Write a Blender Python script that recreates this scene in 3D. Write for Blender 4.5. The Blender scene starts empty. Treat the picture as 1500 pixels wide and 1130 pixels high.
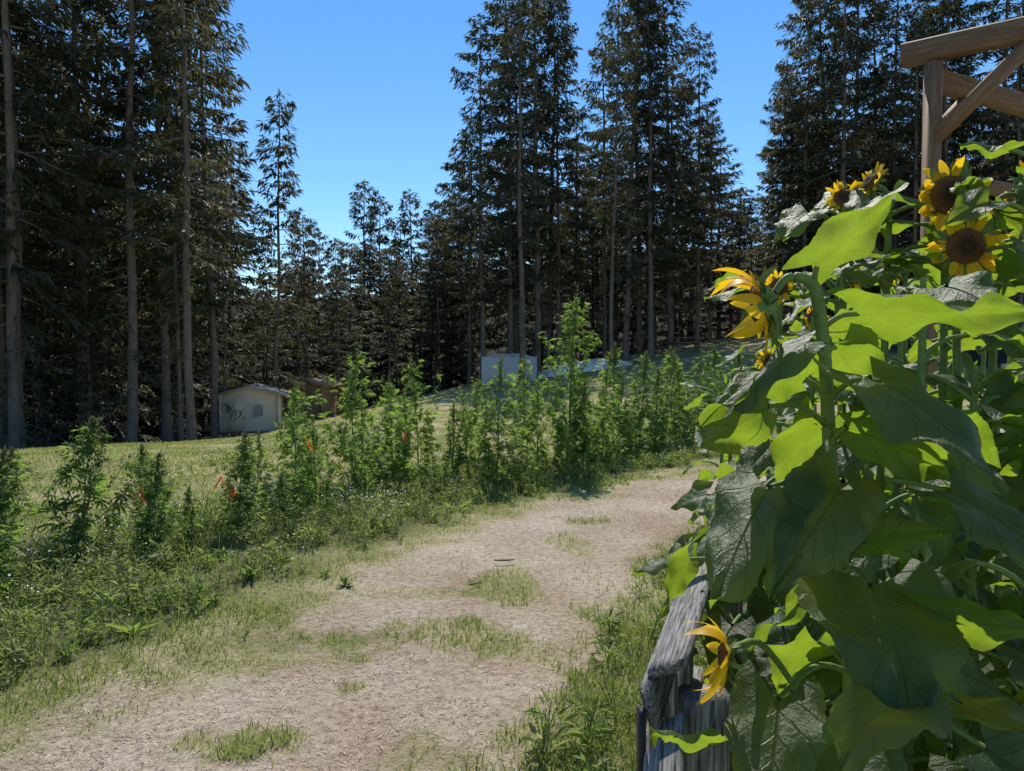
import bpy, math, numpy as np
from mathutils import Vector
R=np.random.default_rng(7)
scene=bpy.context.scene
col=scene.collection
D2R=math.radians

# ------------------------------------------------------------------ helpers
def sst(a,b,v):
    t=np.clip((np.asarray(v,float)-a)/(b-a),0,1); return t*t*(3-2*t)
_lat=np.random.default_rng(3).random((256,256))
def vnoise(x,y,s=1.0):
    x=np.asarray(x,float)/s+1000; y=np.asarray(y,float)/s+1000
    xi=np.floor(x).astype(int); yi=np.floor(y).astype(int)
    fx=x-xi; fy=y-yi; fx=fx*fx*(3-2*fx); fy=fy*fy*(3-2*fy)
    g=lambda a,b:_lat[a%256,b%256]
    return (g(xi,yi)*(1-fx)+g(xi+1,yi)*fx)*(1-fy)+(g(xi,yi+1)*(1-fx)+g(xi+1,yi+1)*fx)*fy
def nrm(a):
    a=np.asarray(a,float); return a/(np.linalg.norm(a,axis=-1,keepdims=True)+1e-9)

class MB:
    def __init__(s): s.V=[];s.F=[];s.M=[];s.T=[];s.U=[];s.n=0
    def add(s,V,F,m=0,tone=.5,uv=None):
        V=np.asarray(V,float).reshape(-1,3);F=np.asarray(F,int).reshape(-1,3)
        s.V.append(V);s.F.append(F+s.n);s.M.append(np.full(len(F),m))
        t=np.asarray(tone,float); s.T.append(np.full(len(V),float(t)) if t.ndim==0 else t)
        s.U.append(np.zeros((len(V),3)) if uv is None else np.asarray(uv,float)); s.n+=len(V)
    def mesh(s,name,mats,smooth=False):
        V=np.concatenate(s.V);F=np.concatenate(s.F);M=np.concatenate(s.M);T=np.concatenate(s.T);U=np.concatenate(s.U)
        me=bpy.data.meshes.new(name)
        me.vertices.add(len(V));me.vertices.foreach_set('co',V.ravel())
        me.loops.add(len(F)*3);me.loops.foreach_set('vertex_index',F.ravel().astype(np.int32))
        me.polygons.add(len(F));me.polygons.foreach_set('loop_start',np.arange(len(F),dtype=np.int32)*3)
        me.polygons.foreach_set('loop_total',np.full(len(F),3,dtype=np.int32))
        for m in mats: me.materials.append(m)
        me.polygons.foreach_set('material_index',M.astype(np.int32))
        if smooth: me.polygons.foreach_set('use_smooth',np.ones(len(F),bool))
        a=me.attributes.new('tone','FLOAT','POINT');a.data.foreach_set('value',T)
        a=me.attributes.new('luv','FLOAT_VECTOR','POINT');a.data.foreach_set('vector',U.ravel())
        me.update(calc_edges=True);me.validate()
        return me
    def obj(s,name,mats,smooth=False,parent=None):
        o=bpy.data.objects.new(name,s.mesh(name,mats,smooth));col.objects.link(o)
        if parent: o.parent=parent
        return o
def inst(name,me,loc,rot=0,sc=1,parent=None,tilt=(0,0)):
    o=bpy.data.objects.new(name,me);col.objects.link(o);o.location=loc
    o.rotation_euler=(tilt[0],tilt[1],rot);o.scale=(sc,sc,sc) if np.isscalar(sc) else sc
    if parent:o.parent=parent
    return o
def tube(b,pts,rad,sides=7,m=0,tone=.5,cap=False):
    pts=np.asarray(pts,float);n=len(pts);rad=np.broadcast_to(np.asarray(rad,float),(n,))
    t=nrm(np.gradient(pts,axis=0))
    ref=np.array([0.31,.17,.93]) if abs(t[0][2])<.8 else np.array([1,.1,.05])
    s=nrm(np.cross(t,ref));u=np.cross(s,t)
    a=np.arange(sides)*2*np.pi/sides
    V=pts[:,None]+rad[:,None,None]*(np.cos(a)[None,:,None]*s[:,None]+np.sin(a)[None,:,None]*u[:,None])
    i=np.arange(n-1)[:,None]*sides;j=np.arange(sides)[None];k=(j+1)%sides
    F=np.concatenate([np.stack([i+j,i+k,i+sides+k],-1).reshape(-1,3),np.stack([i+j,i+sides+k,i+sides+j],-1).reshape(-1,3)])
    V=V.reshape(-1,3)
    if cap:
        V=np.vstack([V,pts[0],pts[-1]]);c0=n*sides;jj=np.arange(sides)
        F=np.vstack([F,np.stack([np.full(sides,c0),(jj+1)%sides,jj],-1),np.stack([np.full(sides,c0+1),(n-1)*sides+jj,(n-1)*sides+(jj+1)%sides],-1)])
    b.add(V,F,m,tone)
def spline(pts,n=14):
    pts=np.asarray(pts,float);k=len(pts);P=np.vstack([2*pts[0]-pts[1],pts,2*pts[-1]-pts[-2]])
    out=[]
    for t in np.linspace(0,k-1-1e-6,n):
        i=int(t);f=t-i;p0,p1,p2,p3=P[i:i+4]
        out.append(.5*((2*p1)+(-p0+p2)*f+(2*p0-5*p1+4*p2-p3)*f*f+(-p0+3*p1-3*p2+p3)*f**3))
    return np.array(out)
def kites(b,P,A,N,L,W,droop=.1,m=0,tone=.5,wide=.45):
    P=np.asarray(P,float);A=nrm(A);n=len(P);S=nrm(np.cross(A,N));N2=np.cross(S,A)
    L=np.broadcast_to(L,(n,))[:,None];W=np.broadcast_to(W,(n,))[:,None]
    v=np.stack([P,P+A*L*wide+S*W*.5,P+A*L-N2*L*droop,P+A*L*wide-S*W*.5],1).reshape(-1,3)
    i=np.arange(n)[:,None]*4
    F=np.concatenate([i+np.array([[0,1,2]]),i+np.array([[0,2,3]])])
    t=np.repeat(np.broadcast_to(tone,(n,)),4)
    b.add(v,F,m,t)
def beam(b,p0,p1,w,h,m=0,up=(0,0,1),tone=.5,wear=0.0,seg=1):
    p0=np.array(p0,float);p1=np.array(p1,float);a=nrm(p1-p0);LL=np.linalg.norm(p1-p0)
    s=nrm(np.cross(a,up));u=np.cross(s,a)
    c=min(w,h)*.14
    prof=[(-w/2+c,-h/2),(w/2-c,-h/2),(w/2,-h/2+c),(w/2,h/2-c),(w/2-c,h/2),(-w/2+c,h/2),(-w/2,h/2-c),(-w/2,-h/2+c)]
    V=[];k=8;prev=np.zeros((8,3));U=[];o=R.random()*5
    for q in range(seg+1):
        c0=p0+(p1-p0)*q/seg
        for e,(x,z) in enumerate(prof):
            prev[e]=prev[e]*.8+(R.random(3)-.5)*wear
            if q in (0,seg) and wear: prev[e]+=a*(R.random()-.5)*wear*6
            V.append(c0+s*x+u*z+prev[e]);U.append((x+o,LL*q/seg+o,z))
    F=[]
    for q in range(seg):
        for j in range(k):
            a0=q*k+j;a1=q*k+(j+1)%k;F+=[(a0,a1,a1+k),(a0,a1+k,a0+k)]
    for j in range(1,k-1):
        F.append((0,j+1,j));F.append((seg*k,seg*k+j,seg*k+j+1))
    b.add(V,F,m,tone,np.array(U))
def box(b,lo,hi,m=0,tone=.5):
    V=[(x,y,z) for z in (lo[2],hi[2]) for y in (lo[1],hi[1]) for x in (lo[0],hi[0])]
    F=[(0,3,1),(0,2,3),(4,5,7),(4,7,6),(0,1,5),(0,5,4),(2,7,3),(2,6,7),(0,4,6),(0,6,2),(1,3,7),(1,7,5)]
    b.add(V,F,m,tone)

# ------------------------------------------------------------------ materials
def newmat(name):
    m=bpy.data.materials.new(name);m.use_nodes=True;nt=m.node_tree
    for n in list(nt.nodes): nt.nodes.remove(n)
    out=nt.nodes.new('ShaderNodeOutputMaterial')
    return m,nt,out
def N(nt,t,**k):
    n=nt.nodes.new(t)
    for a,v in k.items(): setattr(n,a,v)
    return n
def ramp(nt,fac,stops):
    r=N(nt,'ShaderNodeValToRGB');e=r.color_ramp.elements
    while len(e)<len(stops): e.new(.5)
    for i,(p,c) in enumerate(stops): e[i].position=p;e[i].color=(*c,1)
    nt.links.new(fac,r.inputs[0]);return r.outputs[0]
def mixc(nt,f,a,b,mode='MIX'):
    m=N(nt,'ShaderNodeMix',data_type='RGBA',blend_type=mode)
    for s,v in ((m.inputs[0],f),(m.inputs[6],a),(m.inputs[7],b)):
        if hasattr(v,'links'): nt.links.new(v,s)
        else: s.default_value=v if not isinstance(v,tuple) or len(v)==4 else (*v,1)
    return m.outputs[2]
def math_(nt,op,a,b=None,clamp=False):
    m=N(nt,'ShaderNodeMath',operation=op,use_clamp=clamp)
    for i,v in enumerate((a,b)):
        if v is None: continue
        if hasattr(v,'links'): nt.links.new(v,m.inputs[i])
        else: m.inputs[i].default_value=v
    return m.outputs[0]
def noise(nt,scale,detail=4,rough=.6,vec=None,stretch=None):
    n=N(nt,'ShaderNodeTexNoise');n.inputs['Scale'].default_value=scale;n.inputs['Detail'].default_value=detail;n.inputs['Roughness'].default_value=rough
    src=vec
    if src is None: src=N(nt,'ShaderNodeTexCoord').outputs['Object']
    if stretch:
        mp=N(nt,'ShaderNodeMapping');mp.inputs['Scale'].default_value=stretch;nt.links.new(src,mp.inputs[0]);src=mp.outputs[0]
    nt.links.new(src,n.inputs['Vector']);return n.outputs['Fac']
def attr(nt,name,out='Fac'):
    a=N(nt,'ShaderNodeAttribute');a.attribute_name=name;return a.outputs[out]
def foliage(name,stops,trans=(.2,.3,.03),tf=.35,rough=.55,rand=.25,spec=.3):
    m,nt,out=newmat(name)
    t=attr(nt,'tone')
    oi=N(nt,'ShaderNodeObjectInfo').outputs['Random']
    t=math_(nt,'ADD',t,math_(nt,'MULTIPLY',math_(nt,'SUBTRACT',oi,.5),rand),True)
    c=ramp(nt,t,stops)
    p=N(nt,'ShaderNodeBsdfPrincipled');p.inputs['Roughness'].default_value=rough;p.inputs['Specular IOR Level'].default_value=spec
    nt.links.new(c,p.inputs['Base Color'])
    tr=N(nt,'ShaderNodeBsdfTranslucent');nt.links.new(mixc(nt,.35,(*trans,1),c),tr.inputs[0])
    mx=N(nt,'ShaderNodeMixShader');mx.inputs[0].default_value=tf
    nt.links.new(p.outputs[0],mx.inputs[1]);nt.links.new(tr.outputs[0],mx.inputs[2]);nt.links.new(mx.outputs[0],out.inputs[0])
    return m
def solid(name,c1,c2,scale=8,rough=.8,stretch=None,bump=.3,detail=6,spec=.3,bd=.02,luv=False,c0=None):
    m,nt,out=newmat(name)
    f=noise(nt,scale,detail,.65,vec=attr(nt,'luv','Vector') if luv else None,stretch=stretch)
    st=[(.3,c1),(.7,c2)]
    if c0: st=[(.33,c0),(.42,c1),(.68,c2)]
    c=ramp(nt,f,st)
    p=N(nt,'ShaderNodeBsdfPrincipled');p.inputs['Roughness'].default_value=rough;p.inputs['Specular IOR Level'].default_value=spec
    nt.links.new(c,p.inputs['Base Color'])
    if bump:
        bp=N(nt,'ShaderNodeBump');bp.inputs['Strength'].default_value=bump;bp.inputs['Distance'].default_value=bd
        nt.links.new(f,bp.inputs['Height']);nt.links.new(bp.outputs[0],p.inputs['Normal'])
    nt.links.new(p.outputs[0],out.inputs[0]);return m

M_bark=solid('bark',(.08,.062,.05),(.25,.2,.165),6,.9,(3,3,.6),1,bd=.05)
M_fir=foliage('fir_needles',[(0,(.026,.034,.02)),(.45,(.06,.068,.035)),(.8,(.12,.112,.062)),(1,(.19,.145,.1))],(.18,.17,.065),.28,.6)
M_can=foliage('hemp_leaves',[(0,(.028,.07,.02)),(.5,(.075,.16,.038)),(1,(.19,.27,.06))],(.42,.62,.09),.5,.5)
M_canstem=solid('hemp_stem',(.08,.13,.03),(.15,.19,.06),20,.7)
M_bud=foliage('hemp_buds',[(0,(.035,.06,.025)),(.5,(.08,.12,.045)),(1,(.17,.15,.07))],(.22,.28,.07),.3,.7)
M_grass=foliage('grass_blades',[(0,(.055,.1,.02)),(.5,(.14,.19,.04)),(.78,(.27,.27,.09)),(1,(.5,.4,.22))],(.4,.52,.08),.44,.55,0)
M_weed=foliage('weed_leaves',[(0,(.045,.085,.022)),(.5,(.11,.18,.04)),(.85,(.24,.27,.09)),(1,(.45,.37,.21))],(.4,.54,.09),.46,.6,0)
M_daisy=solid('daisy_petals',(.6,.6,.55),(.8,.8,.75),5,.6,None,0)
M_chip=foliage('wood_chips',[(0,(.13,.09,.06)),(.5,(.45,.35,.25)),(1,(.72,.61,.46))],(.3,.25,.15),.05,.8,0)
M_stem=solid('sunflower_stem',(.09,.15,.03),(.17,.25,.06),60,.6,None,.4,bd=.002)
M_petal=foliage('sunflower_petals',[(0,(.78,.4,.01)),(.5,(.88,.54,.012)),(1,(.92,.64,.03))],(.95,.62,.02),.5,.5,0)
m,nt,out=newmat('sunflower_disk');M_disk=m
vo=N(nt,'ShaderNodeTexVoronoi');vo.inputs['Scale'].default_value=260
nt.links.new(N(nt,'ShaderNodeTexCoord').outputs['Object'],vo.inputs['Vector'])
c=ramp(nt,attr(nt,'tone'),[(0,(.1,.075,.025)),(.45,(.045,.02,.009)),(1,(.2,.09,.02))])
p=N(nt,'ShaderNodeBsdfPrincipled');p.inputs['Roughness'].default_value=.9
nt.links.new(c,p.inputs['Base Color'])
bp=N(nt,'ShaderNodeBump');bp.inputs['Distance'].default_value=.006;nt.links.new(vo.outputs['Distance'],bp.inputs['Height']);nt.links.new(bp.outputs[0],p.inputs['Normal'])
nt.links.new(p.outputs[0],out.inputs[0])

m,nt,out=newmat('sunflower_leaf');M_leaf=m
sp=N(nt,'ShaderNodeSeparateXYZ');nt.links.new(attr(nt,'luv','Vector'),sp.inputs[0])
tc=N(nt,'ShaderNodeTexCoord').outputs['Object']
nz=noise(nt,18,6,.65,tc);nz2=noise(nt,140,4,.65,tc);nz3=noise(nt,30,3,.6,tc)
at=math_(nt,'ABSOLUTE',sp.outputs[0]);s_=math_(nt,'ADD',sp.outputs[1],math_(nt,'MULTIPLY',math_(nt,'SUBTRACT',nz3,.5),.09))
q=math_(nt,'FRACT',math_(nt,'MULTIPLY',math_(nt,'SUBTRACT',s_,math_(nt,'MULTIPLY',math_(nt,'POWER',at,.8),.36)),5.5))
q=math_(nt,'ABSOLUTE',math_(nt,'SUBTRACT',q,.5))
side=math_(nt,'SUBTRACT',1,math_(nt,'MULTIPLY',q,18),True)
mid=math_(nt,'SUBTRACT',1,math_(nt,'MULTIPLY',at,26),True)
vein=math_(nt,'MAXIMUM',math_(nt,'MULTIPLY',side,.6),mid)
base=ramp(nt,math_(nt,'ADD',math_(nt,'MULTIPLY',nz,.7),math_(nt,'MULTIPLY',attr(nt,'tone'),.4)),[(.25,(.016,.032,.017)),(.75,(.042,.067,.028))])
base=mixc(nt,math_(nt,'MULTIPLY',vein,.35),base,(.1,.14,.06,1))
tcol=ramp(nt,nz,[(.3,(.32,.48,.02)),(.7,(.5,.68,.045))])
tcol=mixc(nt,math_(nt,'MULTIPLY',vein,.5),tcol,(.2,.36,.05,1))
p=N(nt,'ShaderNodeBsdfPrincipled');p.inputs['Roughness'].default_value=.42;p.inputs['Specular IOR Level'].default_value=.42
nt.links.new(base,p.inputs['Base Color'])
hgt=math_(nt,'ADD',math_(nt,'MULTIPLY',vein,-1.0),math_(nt,'MULTIPLY',nz2,.8))
bp=N(nt,'ShaderNodeBump');bp.inputs['Distance'].default_value=.004;bp.inputs['Strength'].default_value=.9
nt.links.new(hgt,bp.inputs['Height']);nt.links.new(bp.outputs[0],p.inputs['Normal'])
tr=N(nt,'ShaderNodeBsdfTranslucent');nt.links.new(tcol,tr.inputs[0])
mx=N(nt,'ShaderNodeMixShader');mx.inputs[0].default_value=.4
nt.links.new(p.outputs[0],mx.inputs[1]);nt.links.new(tr.outputs[0],mx.inputs[2]);nt.links.new(mx.outputs[0],out.inputs[0])

M_grey=solid('weathered_wood',(.11,.105,.1),(.42,.4,.37),30,.88,(6,.35,6),1,bd=.004,detail=7,luv=True,c0=(.015,.013,.012))
M_timber=solid('stained_timber',(.12,.065,.033),(.27,.165,.09),14,.7,(5,.4,5),.5,bd=.004,luv=True)
M_wall=solid('painted_boards',(.55,.45,.34),(.68,.57,.44),5,.7,(1,1,6),.2)
M_roof=solid('shingle_roof',(.22,.21,.2),(.36,.34,.32),14,.85)
M_trim=solid('trim_paint',(.5,.48,.43),(.6,.58,.53),4,.6,None,0)
M_brown=solid('brown_boards',(.14,.09,.06),(.3,.2,.12),8,.8,(8,8,1),.3)
M_white=foliage('white_fabric',[(0,(.8,.8,.78)),(1,(.88,.88,.86))],(.92,.92,.9),.6,.6,0)
M_tarpw=solid('white_tarp_sheet',(.75,.75,.74),(.85,.85,.84),3,.5,None,.2)
M_blue=solid('blue_tarp_fabric',(.03,.11,.28),(.05,.17,.38),10,.5,None,.3)
M_orange=foliage('orange_ribbon',[(0,(.85,.13,.03)),(1,(.9,.16,.05))],(.9,.15,.04),.4,.4,0)
M_black=solid('black_iron',(.012,.012,.012),(.03,.03,.03),20,.5,None,.2)

# ------------------------------------------------------------------ terrain
def HT(x,y):
    x=np.asarray(x,float);y=np.asarray(y,float)
    xc=np.where(x>0,22*np.tanh(x/22*1.0),35*np.tanh(x/35))
    h=np.where(xc<-3,.235*(xc+3)*sst(9,31,y),.2*(xc+3)*sst(12,58,y))
    h=h+.27*np.clip(y-76,0,70)+ .06*np.clip(-x-28,0,60)
    h=h+.05*(vnoise(x,y,2.3)-.5)+.3*(vnoise(x,y,11)-.5)*sst(8,25,y)+.02*(vnoise(x,y,.5)-.5)
    return h
LE=np.array([(-6,-5),(0,-3.5),(2,-2.7),(2.94,-2.2),(3.7,-1.6),(5.5,-1.05),(6.5,-.7),(8.1,.42),(10.6,2.5),(13,5.5),(16,10),(17,14)])
RE=np.array([(-6,-2),(0,-.9),(2,-.3),(3,.08),(4.6,.64),(6.3,1.47),(8.9,3.2),(11,5.8),(13.5,10),(14.5,14)])
PATCH=[(-.43,4.16,.5,.3),(-.05,5.15,.22,.42),(.94,7.2,.45,.3),(-1.1,2.95,.19,.17),(-.79,3.5,.06,.07),(.55,6.4,.2,.35),(1.9,10.4,1.0,.7),(-1.0,3.9,.35,.12),(1.0,8.6,.6,.5),(-.6,5.0,.3,.12)]
def pathmask(x,y):
    nz=(vnoise(x,y,.5)-.5)*.6+(vnoise(x,y,.2)-.5)*.35+(vnoise(x,y,.08)-.5)*.3
    l=np.interp(y,LE[:,0],LE[:,1]);r=np.interp(y,RE[:,0],RE[:,1])
    d=np.minimum(x-l,r-x)+nz
    p=sst(-.3,.45,d)*(y<16.5)
    for i,(cx,cy,rx,ry) in enumerate(PATCH):
        e=np.sqrt(((x-cx)/rx)**2+((y-cy)/ry)**2)+nz*1.9
        p=p*(1-(.95 if i<7 else .5)*(1-sst(.55,1.25,e)))
    return p
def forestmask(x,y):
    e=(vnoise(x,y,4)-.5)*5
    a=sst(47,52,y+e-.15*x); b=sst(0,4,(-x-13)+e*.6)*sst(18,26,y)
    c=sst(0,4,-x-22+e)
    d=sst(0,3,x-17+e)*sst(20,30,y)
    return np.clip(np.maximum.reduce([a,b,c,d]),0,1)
n=620
t=np.linspace(-1,1,n)
gx=-1+.81*np.sinh(t*5.6)
t2=np.linspace(-.62,1,n)
gy=4.5+ .9*np.sinh(t2*6.0)
X,Y=np.meshgrid(gx,gy)
Z=HT(X,Y)
V=np.stack([X,Y,Z],-1).reshape(-1,3)
i=np.arange(n-1)[:,None]*n+np.arange(n-1)[None]
F=np.concatenate([np.stack([i,i+1,i+n+1],-1).reshape(-1,3),np.stack([i,i+n+1,i+n],-1).reshape(-1,3)])
m,nt,out=newmat('ground_soil_and_grass')
u=attr(nt,'luv','Vector');sp=N(nt,'ShaderNodeSeparateXYZ');nt.links.new(u,sp.inputs[0])
tc=N(nt,'ShaderNodeTexCoord').outputs['Object']
a1=noise(nt,1.1,5,.6,tc);a2=noise(nt,22,6,.7,tc);a3=noise(nt,120,4,.7,tc);a0=noise(nt,.25,5,.6,tc)
g=ramp(nt,math_(nt,'ADD',math_(nt,'MULTIPLY',math_(nt,'ADD',a1,a0),.35),math_(nt,'MULTIPLY',a2,.3)),[(.38,(.13,.17,.045)),(.46,(.30,.29,.11)),(.55,(.55,.46,.27))])
g=mixc(nt,.6,g,ramp(nt,a3,[(.3,(.45,.45,.45)),(.7,(1,1,1))]),'MULTIPLY')
pc=ramp(nt,math_(nt,'ADD',math_(nt,'MULTIPLY',a2,.5),math_(nt,'MULTIPLY',a3,.5)),[(.34,(.2,.15,.105)),(.5,(.52,.42,.315)),(.66,(.78,.67,.53))])
pc=mixc(nt,.75,pc,ramp(nt,a1,[(.35,(.66,.56,.46)),(.62,(1.0,1.0,1.0))]),'MULTIPLY')
c=mixc(nt,sp.outputs[0],g,pc)
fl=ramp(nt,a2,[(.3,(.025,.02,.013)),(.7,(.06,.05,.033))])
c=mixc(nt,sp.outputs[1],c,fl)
und=ramp(nt,a2,[(.35,(.06,.075,.025)),(.65,(.19,.18,.09))])
c=mixc(nt,sp.outputs[2],c,und)
p=N(nt,'ShaderNodeBsdfPrincipled');p.inputs['Roughness'].default_value=.95;p.inputs['Specular IOR Level'].default_value=.1
nt.links.new(c,p.inputs['Base Color'])
bp=N(nt,'ShaderNodeBump');bp.inputs['Distance'].default_value=.03;bp.inputs['Strength'].default_value=.8
nt.links.new(math_(nt,'ADD',a2,math_(nt,'MULTIPLY',a3,.5)),bp.inputs['Height']);nt.links.new(bp.outputs[0],p.inputs['Normal'])
nt.links.new(p.outputs[0],out.inputs[0]);M_ground=m
def vergemask(x,y):
    l=np.interp(y,LE[:,0],LE[:,1]);d=l-x
    return sst(.3,.9,d+(vnoise(x,y,.6)-.5)*.6)*(1-sst(2.6,3.6,d))*(1-sst(14,22,y))
b=MB()
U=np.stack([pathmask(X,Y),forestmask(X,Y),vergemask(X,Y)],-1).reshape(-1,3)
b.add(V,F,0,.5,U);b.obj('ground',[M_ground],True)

# ------------------------------------------------------------------ conifers
def conifer(seed,H,Rc,cb,dens=1.0,bare=.0,lowdroop=.5):
    r=np.random.default_rng(seed);b=MB()
    k=16;zz=np.linspace(0,1,k)
    wob=np.cumsum(r.normal(0,.045,(k,2)),0)
    tp=np.column_stack([wob[:,0],wob[:,1],zz*H])
    r0=.0072*H+.02
    tube(b,tp,r0*(1-zz)**.8+.012+ .3*r0*np.exp(-zz*40),9,0,.5)
    z=cb*H;P=[];A=[];Nn=[];L=[];W=[];T=[]
    az=r.random()*6.28
    while z<H-.25:
        t=(z-cb*H)/(H-cb*H)
        az+=2.4+r.normal(0,.6)
        prof=(1-t)**.62*min(1,.5+t*2.6)*(.65+.7*vnoise(z*1.0,seed*7.3+math.cos(az)*.8,1.3))
        bl=Rc*prof*r.uniform(.5,1.2)+.2
        if r.random()<.1: bl*=.35
        d=np.array([math.cos(az),math.sin(az),0])
        up=.36*t-.04+r.normal(0,.09);dr=(lowdroop*(1-t)+.08)*r.uniform(.6,1.3)
        s=np.linspace(0,1,6)
        c=np.array([np.interp(z/H,zz,tp[:,0]),np.interp(z/H,zz,tp[:,1]),z])
        curve=lambda s:(c+np.outer(s,d)*bl+np.outer(s*up-dr*s**1.6+.22*s**4,[0,0,1])*bl)
        tube(b,curve(s),(.014+.010*bl)*(1-s*.85),3,0,.4)
        m_=int(bl*42*dens)+6
        ss=.10+.9*r.random(m_)**.7
        pp=curve(ss);sgn=r.choice([-1,1],m_)
        sd=np.array([-d[1],d[0],0])
        sl=(.2+.42*bl*.36*(1-ss**2)+.06)*r.uniform(.6,1.4,m_)
        off=r.random(m_)
        pp=pp+sd*(sgn*sl*off*.95)[:,None]+d*(off*sl*.5)[:,None]-np.array([0,0,1])*(off*off*sl*.45)[:,None]
        aa=d*r.uniform(.2,.9,m_)[:,None]+sd*(sgn*r.uniform(.2,1,m_))[:,None]+np.column_stack([r.normal(0,.15,m_),r.normal(0,.15,m_),r.uniform(-.9,.1,m_)])
        P.append(pp);A.append(aa);Nn.append(np.column_stack([r.normal(0,.6,m_),r.normal(0,.6,m_),np.ones(m_)]))
        L.append(r.uniform(.22,.6,m_));W.append(r.uniform(.07,.155,m_))
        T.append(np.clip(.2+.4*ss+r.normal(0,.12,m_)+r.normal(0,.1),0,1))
        z+=(.14+.19*(1-t))*r.uniform(.4,1.7)/dens**.3
    m_=30;P.append(np.column_stack([np.full(m_,tp[-1,0]),np.full(m_,tp[-1,1]),H-r.random(m_)*1.0]));A.append(np.column_stack([r.normal(0,.6,m_),r.normal(0,.6,m_),r.uniform(.2,.9,m_)]))
    Nn.append(r.normal(0,1,(m_,3)));L.append(r.uniform(.2,.35,m_));W.append(np.full(m_,.07));T.append(np.full(m_,.5))
    z=cb*H*.3
    while z<cb*H:
        a=r.random()*6.28;bl=r.uniform(.5,2.3);c=np.array([np.interp(z/H,zz,tp[:,0]),np.interp(z/H,zz,tp[:,1]),z])
        s=np.linspace(0,1,4)[:,None];pts=c+s*np.array([math.cos(a),math.sin(a),-.2])*bl-np.array([0,0,1])*s**2*.25*bl
        tube(b,pts,[.022,.016,.01,.004],3,0,.3)
        if r.random()<bare:
            m_=int(24*bl);ss=r.random(m_)[:,None]**.6;P.append(c+ss*np.array([math.cos(a),math.sin(a),-.4])*bl+r.normal(0,.12,(m_,3)));A.append(r.normal(0,1,(m_,3))-np.array([0,0,.8]));Nn.append(r.normal(0,1,(m_,3)));L.append(r.uniform(.2,.45,m_));W.append(np.full(m_,.08));T.append(r.uniform(.3,.9,m_))
        z+=r.uniform(.15,.6)
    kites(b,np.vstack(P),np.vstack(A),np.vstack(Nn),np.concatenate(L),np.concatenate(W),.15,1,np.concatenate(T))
    return b.mesh('fir_tree',[M_bark,M_fir])
tall=[conifer(11,26,4.2,.24,.9,.5),conifer(12,26,3.8,.30,.8,.45),conifer(13,25,4.5,.2,.9,.6),conifer(14,27,3.9,.34,.8,.6)]
low=[conifer(21,18,3.7,.05,.8,0,.35),conifer(22,18,3.3,.06,.8,0,.3),conifer(23,18,3.9,.04,.8,0,.5)]
def tree(me,x,y,Hh,Hme,w=1.0,name='fir_tree',parent=None):
    s=Hh/Hme
    return inst(name,me,(x,y,float(HT(x,y))-.15),R.random()*6.28,(s*w,s*w,s),parent,(R.normal(0,.014),R.normal(0,.014)))
TH=[26,26,25,27]
for k,x,y,h,w in [(0,-1.8,46,23.0,.9),(2,-.2,47,25.5,.9),(1,1.6,47,27.5,1),(3,.5,38,23,.8),(0,3.1,48,24.5,.75),(1,5.0,37,20.0,.7),(3,7.2,46,26.5,.9),(2,8.4,45,24,.9),(0,10.2,47,23.5,1),(1,12.1,48,20.5,.95),(2,13.6,50,15.5,.9),(2,9.2,52,25,1),(0,.3,51,24,.9),(3,11.2,52,21,1),(1,-2.9,49,18,.9),(2,2.3,50,26,.9),(1,6.3,50,22,.85),(0,4.4,53,18,1)]:
    tree(tall[k],x,y,h,TH[k],w)
for k,x,y,h,w in [(1,16.9,46,17.5,.8),(2,17.3,44,21.0,.9),(0,18.9,42,22.5,1),(3,20.5,44,24,1.0),(1,22.3,43,22,1),(2,24.3,41,22.0,.95),(0,25.7,44,22,1),(3,28,42,24,1.1),(1,30,44,25,1),(0,21.5,39,17,1),(2,32,40,25,1.1),(2,26.5,38,17,1.0),(0,23.5,48,23,1),(2,20.0,47,25,1),(0,26.5,46,24,1),(2,18.0,48,17,1)]:
    tree(tall[k],x,y,h,TH[k],w)
for k,x,y,h,w in [(3,-14.7,28,27,.9),(1,-12.3,28,25,.8),(0,-13.6,30,22,.5),(3,-17.6,26,26,1),(2,-16.9,25,27,.8),(1,-19,27,26,1),(0,-15.6,33,26,1.0),(2,-18.5,32,27,1.1),(3,-21,29,28,1.1),(0,-23,33,27,1.2),(1,-13.8,34,23,.9),(2,-20.5,24,26,1),(2,-16.9,37,26,1.1),(3,-22,38,28,1.2)]:
    tree(tall[k],x,y,h,TH[k],w)
tree(low[1],-12.3,38,17.5,18,.8);tree(low[0],-14.6,37,12,18,.9);tree(low[2],-16.5,36,11,18,1.0);tree(low[1],-10.6,45,11.0,18,.9);tree(low[2],-13,46,13,18,1);tree(low[2],-19.5,35,12,18,1)
tree(low[0],-8.3,50,11,18,1.1);tree(low[1],-5.2,52,12.5,18,1.0);tree(low[2],-17.6,30.5,8.5,18,1)
par=bpy.data.objects.new('distant_forest',None);col.objects.link(par)
def bk(x,y,h,w=1.1): tree(low[R.integers(3)],x,y,h,18,w,'forest_fir',par)
for u,h in [(-18.5,14.5),(-16.8,16),(-15.5,13.5),(-13.4,20),(-12.3,19),(-10.6,17),(-9.0,19),(-7.6,17.5),(-6.2,19),(-4.8,16)]:
    bk(u*1.0,66+R.normal(0,2),h,.9)
for x in np.arange(-60,65,3.0):
    for yy in (57,64,74):
        xx=x+R.normal(0,.9);y_=yy+R.normal(0,1.5);r_=xx/y_
        if r_<-.37: hh=R.uniform(17,25)
        elif r_<-.08: hh=R.uniform(10.5,13.5)+(y_-57)*.08
        elif r_<.30: hh=R.uniform(14,19)
        elif r_<.36: hh=R.uniform(11,13)
        else: hh=R.uniform(15,21)
        bk(xx,y_,hh,1.3)
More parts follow.
